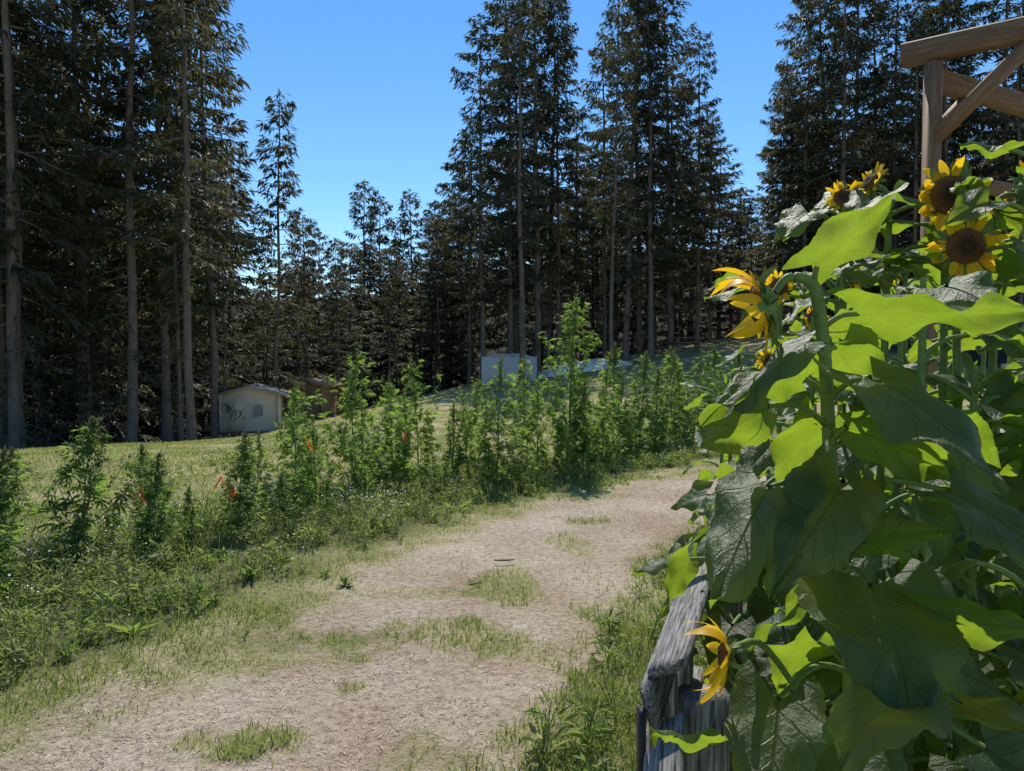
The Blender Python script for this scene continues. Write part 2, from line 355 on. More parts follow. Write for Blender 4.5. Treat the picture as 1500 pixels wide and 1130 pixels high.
for x in np.arange(-62,-19,3.6):
    for yy in (40,47): bk(x+R.normal(0,.8),yy+R.normal(0,1.5),R.uniform(15,24),1.2)
for x in np.arange(-60,-24,4.2): bk(x,30+R.normal(0,2),R.uniform(15,24),1.2)
for x in np.arange(17,62,3.2): bk(x+R.normal(0,.8),49+R.normal(0,1.5),R.uniform(11,17),1.2)

# ------------------------------------------------------------------ hemp plants
def palm(b,P,A,Nn,size,m,tone,r):
    A=nrm(A);S=nrm(np.cross(A,Nn));N2=np.cross(S,A)
    for ang,l in ((0,1),(27,.92),(-27,.92),(55,.72),(-55,.72),(92,.42),(-92,.42)):
        a=D2R(ang);d=A*math.cos(a)+S*math.sin(a)
        d=d-N2*r.uniform(0,.35,(len(P),1))
        kites(b,P,d,N2+r.normal(0,.15,P.shape),size*l,size*.16,.22,m,tone)
def hemp(seed,H,Rr,leafy=1.0,buddy=.3,tone0=.5,pw=1.0):
    r=np.random.default_rng(seed);b=MB()
    zz=np.linspace(0,1,9);w=np.cumsum(r.normal(0,.012,(9,2)),0)
    st=np.column_stack([w,zz*H]);tube(b,st,.012*(1-zz*.8)*H/1.4,6,0,.5)
    P=[];A=[];S=[];T=[];BP=[];BA=[];BT=[]
    z=.05*H;az=r.random()*6
    while z<H*.97:
        t=z/H;az+=2.4+r.normal(0,.3)
        bl=Rr*(1-t)**pw*r.uniform(.4,1.35)*min(1,.6+t*3)+.025
        d=np.array([math.cos(az),math.sin(az),0]);c=np.array([np.interp(t,zz,st[:,0]),np.interp(t,zz,st[:,1]),z])
        rise=.85+.6*t
        s=np.linspace(0,1,5);cv=lambda s:c+np.outer(s,d)*bl+np.outer(s*rise*.5+s**2*rise*.9,[0,0,1])*bl
        tube(b,cv(s),.006*(1-s*.7),3,0,.5)
        n_=int((5+bl*30)*leafy);ss=r.uniform(.15,1,n_);pp=cv(ss)
        aa=np.outer(np.ones(n_),d)*.7+r.normal(0,.5,(n_,3));aa[:,2]+=r.uniform(-.3,.5,n_)
        P.append(pp+nrm(aa)*.03);A.append(aa);S.append(r.uniform(.07,.14,n_)*(1.15-.55*t));T.append(np.clip(tone0+.3*(ss-.5)+r.normal(0,.14,n_)+.35*(t-.4),0,1))  # tone rises with height: sunlit tops put into the leaf colour
        nb=int((14+60*bl)*buddy);ss=r.uniform(.55,1.12,nb);BP.append(cv(ss)+r.normal(0,.011,(nb,3)));BA.append(r.normal(0,.6,(nb,3))+np.array([0,0,.9]));BT.append(r.random(nb))
        z+=.05*r.uniform(.6,1.3)*min(1.2,max(.6,H/1.4))
    nb=int(170*buddy)+50;t=r.uniform(.8,1.08,nb);BP.append(np.column_stack([np.interp(t,zz,st[:,0]),np.interp(t,zz,st[:,1]),t*H])+r.normal(0,.011,(nb,3)));BA.append(r.normal(0,.6,(nb,3))+np.array([0,0,.9]));BT.append(r.random(nb))
    P=np.vstack(P);A=np.vstack(A);Nn=np.column_stack([r.normal(0,.35,len(P)),r.normal(0,.35,len(P)),np.ones(len(P))])
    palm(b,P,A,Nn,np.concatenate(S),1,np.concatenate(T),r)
    BP=np.vstack(BP);kites(b,BP,np.vstack(BA),r.normal(0,1,BP.shape),r.uniform(.025,.06,len(BP)),.015,.1,2,np.concatenate(BT))
    return b.mesh('hemp_plant',[M_canstem,M_can,M_bud])
hp=[(hemp(31,1.5,.42,1,.2,.65,1.1),1.5),(hemp(32,1.5,.52,1.05,.15,.7,1.05),1.5),(hemp(33,1.5,.33,1.0,.6,.45,.85),1.5),(hemp(34,1.1,.30,.8,1.0,.35),1.1),(hemp(35,1.1,.20,.95,.9,.4,.8),1.1),(hemp(36,2.4,.62,1.3,.3,.7,.95),2.4),(hemp(37,1.5,.23,1.0,1.1,.3,.75),1.5),(hemp(38,1.5,.58,1.15,.2,.6,1.0),1.5)]
def hplant(k,x,y,h,w=1):
    me,h0=hp[k];s=h/h0;return inst('hemp_plant',me,(x,y,float(HT(x,y))-.01),R.random()*6.28,(s*w,s*w,s),None,(R.normal(0,.05),R.normal(0,.05)))
for k,x,y,h,w in [(3,-3.42,5.75,1.05,1.25),(4,-2.93,5.85,.78,1.1),(3,-3.5,4.75,.75,1.2),(4,-3.75,5.1,.9,1.3),(4,-2.45,6.5,.85,1.1),(4,-2.65,6.0,.5,1),(2,-1.95,7.2,.95,1),(0,-2.45,8.2,1.3,.95),(7,-1.7,8.1,1.1,.85),
 (1,-2.05,9.2,1.7,1.0),(0,-1.3,8.7,1.15,1),(7,-1.25,9.9,1.6,.85),(6,-.75,9.2,1.0,1),(1,-.55,9.4,1.2,.85),(2,-.2,9.5,1.55,1.05),(0,.35,9.9,1.25,.9),(5,.8,10.5,2.5,1.0),(6,1.0,10.3,1.2,1),(7,.25,11.2,1.6,.75),(0,1.4,11.3,1.5,.95),(2,1.75,12,1.3,1.1),
 (6,2.15,12.4,1.6,1.2),(6,2.5,12.8,1.35,1.2),(2,2.9,13.4,1.65,1.1),(6,3.2,13.9,1.35,1.2),(2,3.6,14.5,1.65,1.1),(6,4.1,15.2,1.45,1.2),(0,4.6,15.9,1.3,1),(6,5.3,16.8,1.65,1.2),(0,6.0,17.4,1.5,1.0),(2,-2.9,9.9,1.2,1),(4,-3.7,7.3,.7,1),
 (0,1.1,13,1.45,1.0),(6,1.9,13.8,1.75,1.1),(6,3.3,16,1.7,1.2),(7,-.7,11.8,1.3,.8),(6,5,18,1.7,1.3),(2,-2.6,7.4,.8,1),
 (7,-1.75,10.6,1.3,.8),(1,.1,9.1,.65,1.3),(0,.75,10.0,.7,1.3),(1,1.3,10.6,.75,1.3),(0,-.9,8.6,.6,1.4),(1,-2.2,7.7,.6,1.3),(0,1.9,11.5,.75,1.3),(1,2.4,12,.7,1.3),(0,3.1,13,.7,1.3),
 (4,-3.2,6.6,.5,1.2),(4,-2.2,6.9,.45,1.4),(3,-4.4,6.2,.8,1),(4,-4.6,5.6,.6,1),(7,2.3,13.6,1.1,.8),(0,-1.6,8.7,.75,1.2),(1,-.3,8.9,.5,1.5)]:
    hplant(k,x,y,h,w)
def ribbon(x,y,z):
    b=MB();r=R
    for q in range(3):
        a=r.random()*6;L_=r.uniform(.07,.12);w=.016
        pts=[(x+math.cos(a)*.016*i+r.normal(0,.006),y+math.sin(a)*.016*i,z-L_*i/4) for i in range(5)]
        sd=np.array([math.sin(a),-math.cos(a),.2])*w
        V=[]
        for i,p_ in enumerate(pts): V+=[np.array(p_)-sd/2,np.array(p_)+sd/2]
        F=[]
        for i in range(4): F+=[(2*i,2*i+1,2*i+3),(2*i,2*i+3,2*i+2)]
        b.add(V,F,0,.5)
    b.obj('flagging_ribbon',[M_orange])
for x,y,z in [(-1.22,8.35,.78),(-1.95,6.9,.85),(-2.9,5.65,.6),(-2.42,6.3,.5),(-3.68,4.9,.72),(-2.5,6.25,.6)]: ribbon(x,y,z)

# ------------------------------------------------------------------ grass, weeds, chips
def blades(b,x,y,h,w,tone,r,m=0,lean=.45):
    n_=len(x);z=HT(x,y);a=r.random(n_)*6.28;ld=np.column_stack([np.cos(a),np.sin(a),np.zeros(n_)])
    a2=r.random(n_)*6.28;S=np.column_stack([np.cos(a2),np.sin(a2),np.zeros(n_)])*w[:,None]*.5
    P=np.column_stack([x,y,z-.003]);l=(r.random(n_)*lean+.1)[:,None];hh=h[:,None]
    mid=P+np.array([0,0,1])*hh*.55+ld*hh*l*.35;tip=P+np.array([0,0,1])*hh*(1-.3*l)+ld*hh*l*1.2
    V=np.stack([P-S,P+S,mid-S*.7,mid+S*.7,tip],1).reshape(-1,3);i=np.arange(n_)[:,None]*5
    F=np.concatenate([i+np.array([[0,1,3]]),i+np.array([[0,3,2]]),i+np.array([[2,3,4]])])
    b.add(V,F,m,np.repeat(tone,5))
b=MB();r=np.random.default_rng(5)
def sample(nn,y0,y1,pw=1.6):
    y=y0+(y1-y0)*r.random(nn)**pw;x=(r.random(nn)*1.6-.8)*(y+1.2)
    return x,y
x,y=sample(430000,1.6,17)
pm=pathmask(x,y)
dens=(1-pm)**1.2*(.2+1.0*vnoise(x,y,.22))*(.35+1.0*vnoise(x,y,.9))
dens=np.where(pm>.6,.012+.10*(vnoise(x,y,.5)>.62)*(vnoise(x,y,.15)>.4),dens)
right=x>np.interp(y,RE[:,0],RE[:,1])-.2
vm=vergemask(x,y)
k=r.random(len(x))<np.clip(dens*(1+.8*right)*(1-.2*vm),0,1)
x,y,pm,right,vm=x[k],y[k],pm[k],right[k],vm[k]
inpatch=(~right)&(x>np.interp(y,LE[:,0],LE[:,1])+.15)
h=r.uniform(.02,.065,len(x))*(1+1.0*right+.3*inpatch)*(1-.5*pm)*(.5+.9*vnoise(x,y,.5))
tone=np.clip(.42+.5*(vnoise(x,y,.6)-.4)+r.normal(0,.13,len(x))-.1*right-.08*inpatch+.3*pm,0,1)
tone=np.where(r.random(len(x))<(.22+.3*pm+.2*vm)*(1-.6*right),r.uniform(.85,1,len(x)),tone)
blades(b,x,y,h,r.uniform(.002,.005,len(x))*(1+y*.1),tone,r,0,1.0)
x,y=sample(120000,9,34,1.3);k=(pathmask(x,y)<.5)&(forestmask(x,y)<.5)&(vnoise(x,y,1.2)>.42);x,y=x[k],y[k]
blades(b,x,y,r.uniform(.02,.06,len(x)),r.uniform(.012,.025,len(x)),np.clip(.78+.6*(vnoise(x,y,1.5)-.4)+r.normal(0,.18,len(x)),0,1),r,0,1.2)
b.obj('grass',[M_grass])

b=MB()
def clumps(nc,xr,yr,fn,hr,n_l,tb,mm=0,szs=(.5,.9,1.3)):
    cx=r.uniform(*xr,nc*6);cy=r.uniform(*yr,nc*6);pr=fn(cx,cy);k=r.random(len(cx))<pr;cx,cy=cx[k][:nc],cy[k][:nc]
    for X_,Y_ in zip(cx,cy):
        hh=r.uniform(*hr);rad=hh*r.uniform(.4,.9);n_=int(n_l*r.uniform(.6,1.4));z0=float(HT(X_,Y_))
        f=r.random(n_);a=r.random(n_)*6.28;rr=rad*r.random(n_)**.6*(1-.4*f)
        P=np.column_stack([X_+np.cos(a)*rr*.8,Y_+np.sin(a)*rr*.8,z0+f*hh])
        A=np.column_stack([np.cos(a),np.sin(a),r.uniform(-.3,1.2,n_)])+r.normal(0,.35,(n_,3))
        sz=r.choice(szs);t_=np.clip(tb+r.normal(0,.2)+.3*(f-.5)+r.normal(0,.1,n_),0,1)
        kites(b,P,A,np.column_stack([r.normal(0,.5,n_),r.normal(0,.5,n_),np.ones(n_)]),r.uniform(.03,.075,n_)*sz,r.uniform(.008,.02,n_)*sz,.2,mm,t_)
        for q in range(3):
            a_=r.random()*6.28;L_=hh*r.uniform(.7,1.2)
            tube(b,[(X_,Y_,z0),(X_+math.cos(a_)*rad*.3,Y_+math.sin(a_)*rad*.3,z0+L_*.5),(X_+math.cos(a_)*rad*.7,Y_+math.sin(a_)*rad*.7,z0+L_)],.0025,3,mm,min(1,tb+.25))
clumps(1150,(-8,7),(3,17),lambda x,y:vergemask(x,y)*.95,(.04,.24),44,.6)
clumps(350,(-7,0),(3.2,9),lambda x,y:vergemask(x,y)*(vnoise(x,y,.7)>.42),(.1,.32),50,.72,0,(.4,.6,.9))
clumps(300,(-8,3),(2,12),lambda x,y:(1-pathmask(x,y))*.5*(x<np.interp(y,LE[:,0],LE[:,1])),(.03,.10),22,.5)
clumps(160,(-1,4),(2,9),lambda x,y:(x>np.interp(y,RE[:,0],RE[:,1])+.05)*(x<np.interp(y,RE[:,0],RE[:,1])+1.2)*1.0,(.05,.2),30,.45)
for X_,Y_ in [(-2.55,3.45),(-2.2,4.2),(-2.75,4.0),(-1.9,5.3),(.3,9.4),(-.6,7.7)]:
    n_=9;a=r.random(n_)*6.28;kites(b,np.column_stack([np.full(n_,X_),np.full(n_,Y_),np.full(n_,float(HT(X_,Y_)))]),np.column_stack([np.cos(a),np.sin(a),r.uniform(.6,2,n_)]),np.column_stack([-np.cos(a),-np.sin(a),np.ones(n_)]),r.uniform(.12,.22,n_),r.uniform(.03,.045,n_),.3,0,.6)
xs=r.uniform(-8,4,18000);ys=r.uniform(3,13,18000);k=r.random(18000)<vergemask(xs,ys)*(vnoise(xs,ys,.5)>.35);xs,ys=xs[k],ys[k]
blades(b,xs,ys,r.uniform(.08,.36,len(xs)),np.full(len(xs),.004),r.uniform(.8,1,len(xs)),r,0,.9)
b.obj('weeds',[M_weed])
b=MB()
xs=r.uniform(-6,-1,3600);ys=r.uniform(3.2,8,3600);k=r.random(3600)<vergemask(xs,ys)*(vnoise(xs,ys,.8)>.45);xs,ys=xs[k],ys[k];hh=r.uniform(.12,.34,len(xs))
blades(b,xs,ys,hh,np.full(len(xs),.003),r.uniform(.5,.9,len(xs)),r,0,.2)
for X_,Y_,h_ in zip(xs,ys,hh):
    a=np.arange(7)*2*np.pi/7;c=np.array([X_,Y_,float(HT(X_,Y_))+h_*.93]);sc=r.uniform(.004,.009)
    V=np.vstack([c+[0,0,.002],np.column_stack([c[0]+np.cos(a)*sc,c[1]+np.sin(a)*sc,c[2]+r.normal(0,.003,7)])])
    b.add(V,[(0,j+1,(j+1)%7+1) for j in range(7)],1,.5)
b.obj('wild_daisies',[M_weed,M_daisy])
b=MB();x,y=sample(130000,1.8,13,1.5);k=r.random(len(x))<(pathmask(x,y)*.9+.07)*(.3+1.0*vnoise(x,y,.4));x,y=x[k],y[k];n_=len(x)
P=np.column_stack([x,y,HT(x,y)+.003+r.random(n_)*.005]);a=r.random(n_)*6.28
A=np.column_stack([np.cos(a),np.sin(a),r.normal(0,.12,n_)])
kites(b,P,A,np.column_stack([r.normal(0,.3,n_),r.normal(0,.3,n_),np.ones(n_)]),r.uniform(.008,.045,n_),r.uniform(.002,.006,n_),.05,0,np.clip(r.normal(.5,.28,n_),0,1))
b.obj('wood_chips',[M_chip])
b=MB();tube(b,[(-.14,5.72,.02),(-.05,5.7,.025),(.02,5.74,.02)],[.007,.008,.005],6,0,.5,True);tube(b,[(-.3,5.1,.015),(-.22,5.16,.02)],[.006,.005],5,0,.5,True);b.obj('fallen_stick',[M_brown])

# ------------------------------------------------------------------ buildings
def shed(name,x,y,rot,w,d,h,rise,wall,roofm,door=True,dz=0):
    e=bpy.data.objects.new(name,None);col.objects.link(e);e.location=(x,y,float(HT(x,y))-.1+dz);e.rotation_euler=(0,0,rot)
    b=MB()
    V=[(-w/2,-d/2,0),(w/2,-d/2,0),(w/2,-d/2,h),(0,-d/2,h+rise),(-w/2,-d/2,h),(-w/2,d/2,0),(w/2,d/2,0),(w/2,d/2,h),(0,d/2,h+rise),(-w/2,d/2,h)]
    F=[(0,1,2),(0,2,4),(4,2,3),(6,5,9),(6,9,7),(7,9,8),(1,6,7),(1,7,2),(5,0,4),(5,4,9)]
    b.add(V,F,0)
    for k in range(1,int(h/.2)): box(b,(-w/2-.012,-d/2-.012,k*.2),(w/2+.012,d/2+.012,k*.2+.012),0)
    b.obj('walls',[wall],parent=e)
    b=MB();o=.42
    sl=rise/(w/2)
    for s in (-1,1):
        x1=s*(w/2+o);z1=h-sl*o
        top=[(0,-d/2-o,h+rise+.08),(x1,-d/2-o,z1+.08),(x1,d/2+o,z1+.08),(0,d/2+o,h+rise+.08)]
        bot=[(a,b_,c-.08) for a,b_,c in top]
        b.add(top+bot,[(0,1,2),(0,2,3),(4,6,5),(4,7,6),(0,4,5),(0,5,1),(1,5,6),(1,6,2),(2,6,7),(2,7,3)],0)
    b.obj('roof',[roofm],parent=e)
    b=MB()
    wx=.15*w;ww=.22;zb=h*.42
    pts=[(wx-ww,zb),(wx+ww,zb)]+[(wx+ww*math.cos(a),zb+.4+.2*math.sin(a)) for a in np.linspace(0,math.pi,9)]
    V=[(px,-d/2-.03,pz) for px,pz in pts];b.add(V,[(0,k,k+1) for k in range(1,len(V)-1)],0);b.obj('window',[M_roof if door else M_brown],parent=e)
    b=MB()
    for q in range(len(pts)):
        p0=pts[q];p1=pts[(q+1)%len(pts)];beam(b,(p0[0],-d/2-.035,p0[1]),(p1[0],-d/2-.035,p1[1]),.05,.05)
    for xx in (-w/2,w/2): beam(b,(xx,-d/2-.02,0),(xx,-d/2-.02,h),.09,.09,up=(0,1,0))
    b.obj('trim',[wall if not door else M_trim],parent=e)
    if door:
        b=MB();box(b,(-w*.38,-d/2-.05,.08),(-w*.38+.75,-d/2-.02,1.5));b.obj('door',[wall],parent=e)
        b=MB();beam(b,(-w/2+.05,-d/2-.12,.05),(w/2-.05,-d/2-.12,.05),.2,.1);b.obj('step',[M_brown],parent=e)
    b=MB()
    for sx in (-1,1):
        for sy in (-1,1): box(b,(sx*(w/2-.15)-.12,sy*(d/2-.15)-.12,-1.1),(sx*(w/2-.15)+.12,sy*(d/2-.15)+.12,-.002))
    b.obj('foundation_blocks',[M_roof],parent=e)
    return e
shed('garden_shed',-12.75,36,.22,2.6,3.0,1.85,.36,M_wall,M_roof,dz=.3)
shed('wood_shed',-11.5,42,-.2,2.1,2.0,1.7,.25,M_brown,M_brown,False,dz=.6)
def tarp(x,y,w,d,h,name,mat):
    b=MB();g=np.linspace(-1,1,14);A_,B_=np.meshgrid(g,g);X_=x+A_*w/2;Y_=y+B_*d/2
    Z_=HT(X_,Y_)+.02+h*(1-np.abs(A_)**3)*(1-np.abs(B_)**3)*(.8+.4*vnoise(X_,Y_,.4))
    i=np.arange(13)[:,None]*14+np.arange(13)[None];F=np.concatenate([np.stack([i,i+1,i+15],-1).reshape(-1,3),np.stack([i,i+15,i+14],-1).reshape(-1,3)])
    b.add(np.stack([X_,Y_,Z_],-1),F,0);b.obj(name,[mat])
tarp(-13.0,25.3,1.1,1.0,.6,'blue_tarp',M_blue);tarp(-11.3,38,1.0,.8,1.1,'blue_tarp',M_blue)
tarp(4.0,42.5,5.4,3.5,.55,'white_tarp',M_tarpw)
e=bpy.data.objects.new('canopy_tent',None);col.objects.link(e);tx,ty=-.15,41;e.location=(tx,ty,float(HT(tx,ty))-.05)
b=MB();w,d=1.5,1.6;g=9
for s,(p0,p1) in enumerate([((-w,-d),(w,-d)),((w,-d),(w,d)),((w,d),(-w,d)),((-w,d),(-w,-d))]):
    for j in range(g):
        f0,f1=j/g,(j+1)/g;o0,o1=(.04*(j%2),.04*((j+1)%2))
        a_=(p0[0]+(p1[0]-p0[0])*f0,p0[1]+(p1[1]-p0[1])*f0-o0);c_=(p0[0]+(p1[0]-p0[0])*f1,p0[1]+(p1[1]-p0[1])*f1-o1)
        b.add([(a_[0],a_[1],0),(c_[0],c_[1],0),(c_[0],c_[1],1.5),(a_[0],a_[1],1.5)],[(0,1,2),(0,2,3)],0)
b.obj('side_panels',[M_white],parent=e)
b=MB();b.add([(-w-.1,-d-.1,1.45),(w+.1,-d-.1,1.45),(w+.1,d+.1,1.45),(-w-.1,d+.1,1.45),(-.6,-.2,1.7),(.6,-.2,1.7),(.6,.2,1.7),(-.6,.2,1.7)],[(0,1,5),(0,5,4),(1,2,6),(1,6,5),(2,3,7),(2,7,6),(3,0,4),(3,4,7),(4,5,6),(4,6,7)],0);b.obj('roof',[M_white],parent=e)
b=MB()
for sx in (-w,w):
    for sy in (-d,d): tube(b,[(sx*1.02,sy*1.04,-.2),(sx*1.02,sy*1.04,1.5)],.03,6)
b.obj('frame',[M_black],parent=e)
b=MB();x0,y0=11.0,46;z0=float(HT(x0,y0))
beam(b,(x0-.9,y0,z0+.75),(x0+.9,y0,z0+.75),.8,.05);beam(b,(x0-.9,y0-.7,z0+.45),(x0+.9,y0-.7,z0+.45),.28,.05);beam(b,(x0-.9,y0+.7,z0+.45),(x0+.9,y0+.7,z0+.45),.28,.05)
for sx in (-.6,.6):
    beam(b,(x0+sx,y0-.75,z0-.1),(x0+sx,y0-.3,z0+.72),.09,.05);beam(b,(x0+sx,y0+.75,z0-.1),(x0+sx,y0+.3,z0+.72),.09,.05);beam(b,(x0+sx,y0-.75,z0+.4),(x0+sx,y0+.75,z0+.4),.06,.08)
b.obj('picnic_table',[M_brown])

e=bpy.data.objects.new('timber_pergola',None);col.objects.link(e)
def part(nm,p0,p1,w,h,up=(0,0,1)):
    b=MB();beam(b,p0,p1,w,h,0,up);b.obj(nm,[M_timber],parent=e)
part('post_1',(2.84,5,0),(2.84,5,3.6),.095,.095,(0,1,0))
part('post_2',(4.6,3.75,0),(4.6,3.75,3.6),.1,.1,(0,1,0))
part('post_3',(4.9,6.05,0),(4.9,6.05,3.6),.1,.1,(0,1,0))
part('top_beam',(2.68,5.11,3.69),(4.8,3.6,3.69),.09,.15)
part('side_beam',(2.9,5.05,3.50),(5.1,6.2,3.50),.07,.15)
part('brace_1',(2.84,4.99,3.08),(3.28,4.69,3.6),.07,.09)
part('brace_2',(2.86,5.03,3.12),(3.25,5.24,3.48),.06,.08)
part('cross_rail',(2.9,4.97,2.82),(4.9,6.0,2.82),.05,.1)

e=bpy.data.objects.new('weathered_plank_fence',None);col.objects.link(e)
def wp(nm,p0,p1,w,h,seg=14,up=(0,0,1),wear=.0018):
    b=MB();beam(b,p0,p1,w,h,0,up,wear=wear,seg=seg);b.obj(nm,[M_grey],parent=e)
wp('top_rail',(.275,1.27,1.055),(.64,2.3,1.05),.075,.02,18,(-.6,0,1))
wp('split_board',(.238,1.24,1.0),(.565,2.2,.985),.018,.075,18,(-.3,0,1))
wp('loose_plank',(.205,1.0,.86),(.272,1.26,.965),.07,.018,12,(-.7,-.2,1))
wp('lower_plank',(.195,.99,.775),(.252,1.24,.90),.018,.09,12,(-.3,0,1))
wp('mid_rail',(.26,1.25,.60),(.58,2.25,.60),.03,.09,14)
wp('bottom_rail',(.26,1.25,.25),(.58,2.25,.25),.03,.09,14)
for k,yy in enumerate((1.30,2.22)):
    xx=.262+(yy-1.27)*.3395;wp('post_%d'%(k+1),(xx+.075,yy,-.1),(xx+.075,yy,1.0),.08,.08,10,(0,1,0))
for k in range(5):
    yy=1.34+k*.19;xx=.235+(yy-1.27)*.3395;wp('pale_%d'%(k+1),(xx,yy,.05),(xx,yy,.92),.015,.1,10,(.32,.95,0))
b=MB();beam(b,(.222,1.235,.86),(.222,1.235,1.0),.012,.03,0,(0,1,0));b.obj('iron_strap',[M_black],parent=e)

# ------------------------------------------------------------------ sunflowers
def sleaf(b,base,tip,width,nh,fold=.25,droop=.15,tone=.5,wav=.05,r=R,ns=22,ntt=13):
    base=np.array(base,float);tip=np.array(tip,float);a=tip-base;L=np.linalg.norm(a);a/=L
    s_=nrm(np.cross(a,nh));nn=np.cross(s_,a)
    s=np.linspace(0,1,ns)[:,None];t=np.linspace(-1,1,ntt)[None]
    f=np.sin(np.pi*(.10+.90*s)**.60)**1.0
    tee=1+(.05*(np.mod(s*ns/4.0+r.random(),1)-.5)+.05*np.sin(s*23+np.sign(t)*r.random()*6))*np.abs(t)**3
    f=f*tee
    f[-1]=.0
    w=width/2*f
    ph=r.random(6)*6
    al=L*(s-.24*np.abs(t)**1.5*np.exp(-s*5)*1.0)
    sag=-droop*L*(s**2-s*.4)*1.2-.10*L*(t**2)*np.sin(np.pi*s)
    up=fold*np.abs(t)*w+sag+wav*L*(np.sin(s*9+ph[0]+t*2)*np.abs(t)*.8+np.sin(t*5+ph[1]+s*5)*.6*np.abs(t)+.7*np.sin(s*17+ph[2]+np.sign(t)*ph[3])*t*t)
    up=up-.014*L*np.exp(-(t*6)**2)
    up=up+.006*L*np.cos(2*np.pi*((s-.36*np.abs(t)**.8)*5.5))*(-1)*(np.abs(t)*(1-np.abs(t))*4)*.6
    bend=.12*L*math.sin(ph[4])*s**2
    P=base+a*al[...,None]+s_*(t*w+bend)[...,None]+nn*(up)[...,None]
    U=np.stack([np.broadcast_to(t,(ns,ntt)),np.broadcast_to(s,(ns,ntt)),np.zeros((ns,ntt))],-1)
    i=np.arange(ns-1)[:,None]*ntt+np.arange(ntt-1)[None]
    F=np.concatenate([np.stack([i,i+1,i+ntt+1],-1).reshape(-1,3),np.stack([i,i+ntt+1,i+ntt],-1).reshape(-1,3)])
    b.add(P.reshape(-1,3),F,0,tone,U.reshape(-1,3))
def head(b,c,nv,rd,pl,npet=22,r=R,miss=.1,curl=.3,out0=0.,gravity=0.):
    c=np.array(c,float);nv=nrm(nv);s=nrm(np.cross(nv,[.13,.21,.97]));u=np.cross(s,nv)
    nr,na=7,20;V=[c+nv*rd*.28];T=[.0]
    for i in range(1,nr+1):
        q=i/nr
        for j in range(na):
            a=j*2*np.pi/na;V.append(c+(s*math.cos(a)+u*math.sin(a))*rd*q+nv*rd*(.28+.12*math.sin(q*3.1)-.30*q**4+r.normal(0,.02)));T.append(.2+.8*q)
    F=[(0,1+j,1+(j+1)%na) for j in range(na)]
    for i in range(nr-1):
        for j in range(na):
            a0=1+i*na+j;a1=1+i*na+(j+1)%na;F+=[(a0,a0+na,a1+na),(a0,a1+na,a1)]
    b.add(V,F,3,np.array(T))
    V=[c-nv*rd*.6]
    for i in range(1,5):
        q=i/4
        for j in range(na):
            a=j*2*np.pi/na;V.append(c+(s*math.cos(a)+u*math.sin(a))*rd*(.2+.85*q)-nv*rd*(.6-.6*q*q))
    F=[(0,1+(j+1)%na,1+j) for j in range(na)]
    for i in range(3):
        for j in range(na):
            a0=1+i*na+j;a1=1+i*na+(j+1)%na;F+=[(a0,a1+na,a0+na),(a0,a1,a1+na)]
    b.add(V,F,1,.5)
    def strip(a,L,W,out,cur,m,tone,st,back=0):
        d=s*math.cos(a)+u*math.sin(a);sd=np.cross(nv,d);V=[];k=7
        tw=r.normal(0,.5);lat=r.normal(0,.15)
        for i in range(k+1):
            q=i/k;wd=W*.5*math.sin(math.pi*(.12+.88*q))**.7*(1 if i<k else .02)
            p=c-nv*back+d*(rd*st+L*q*math.cos(cur*q))+nv*(out*L*q+L*q*math.sin(cur*q)*.9)+sd*lat*L*q*q-np.array([0,0,1])*gravity*L*q*q
            sdd=sd*math.cos(tw*q)+nv*math.sin(tw*q)
            V+=[p-sdd*wd,p+nv*(-wd*.35),p+sdd*wd]
        F=[]
        for i in range(k):
            o=3*i;F+=[(o,o+1,o+4),(o,o+4,o+3),(o+1,o+2,o+5),(o+1,o+5,o+4)]
        b.add(V,F,m,tone)
    for j in range(npet):
        if r.random()<miss: continue
        strip(j*2*np.pi/npet+r.normal(0,.1),pl*r.uniform(.75,1.2),pl*.36,out0+r.uniform(-.1,.3),r.normal(curl,.4),2,r.random(),.88)
    for j in range(22):
        strip(j*2*np.pi/22+r.normal(0,.1),rd*r.uniform(.8,1.3),rd*.42,-.2,r.normal(-.1,.5),1,.4,.75,rd*.1*(j%3))
SM=[M_leaf,M_stem,M_petal,M_disk]
def petiole(b,p0,p1,rad=.0045):
    p0=np.array(p0,float);p1=np.array(p1,float);mid=(p0+p1)/2+np.array([0,0,.12])*np.linalg.norm(p1-p0)
    tube(b,spline([p0,mid,p1],8),np.linspace(rad*1.4,rad,8),6,1,.5)
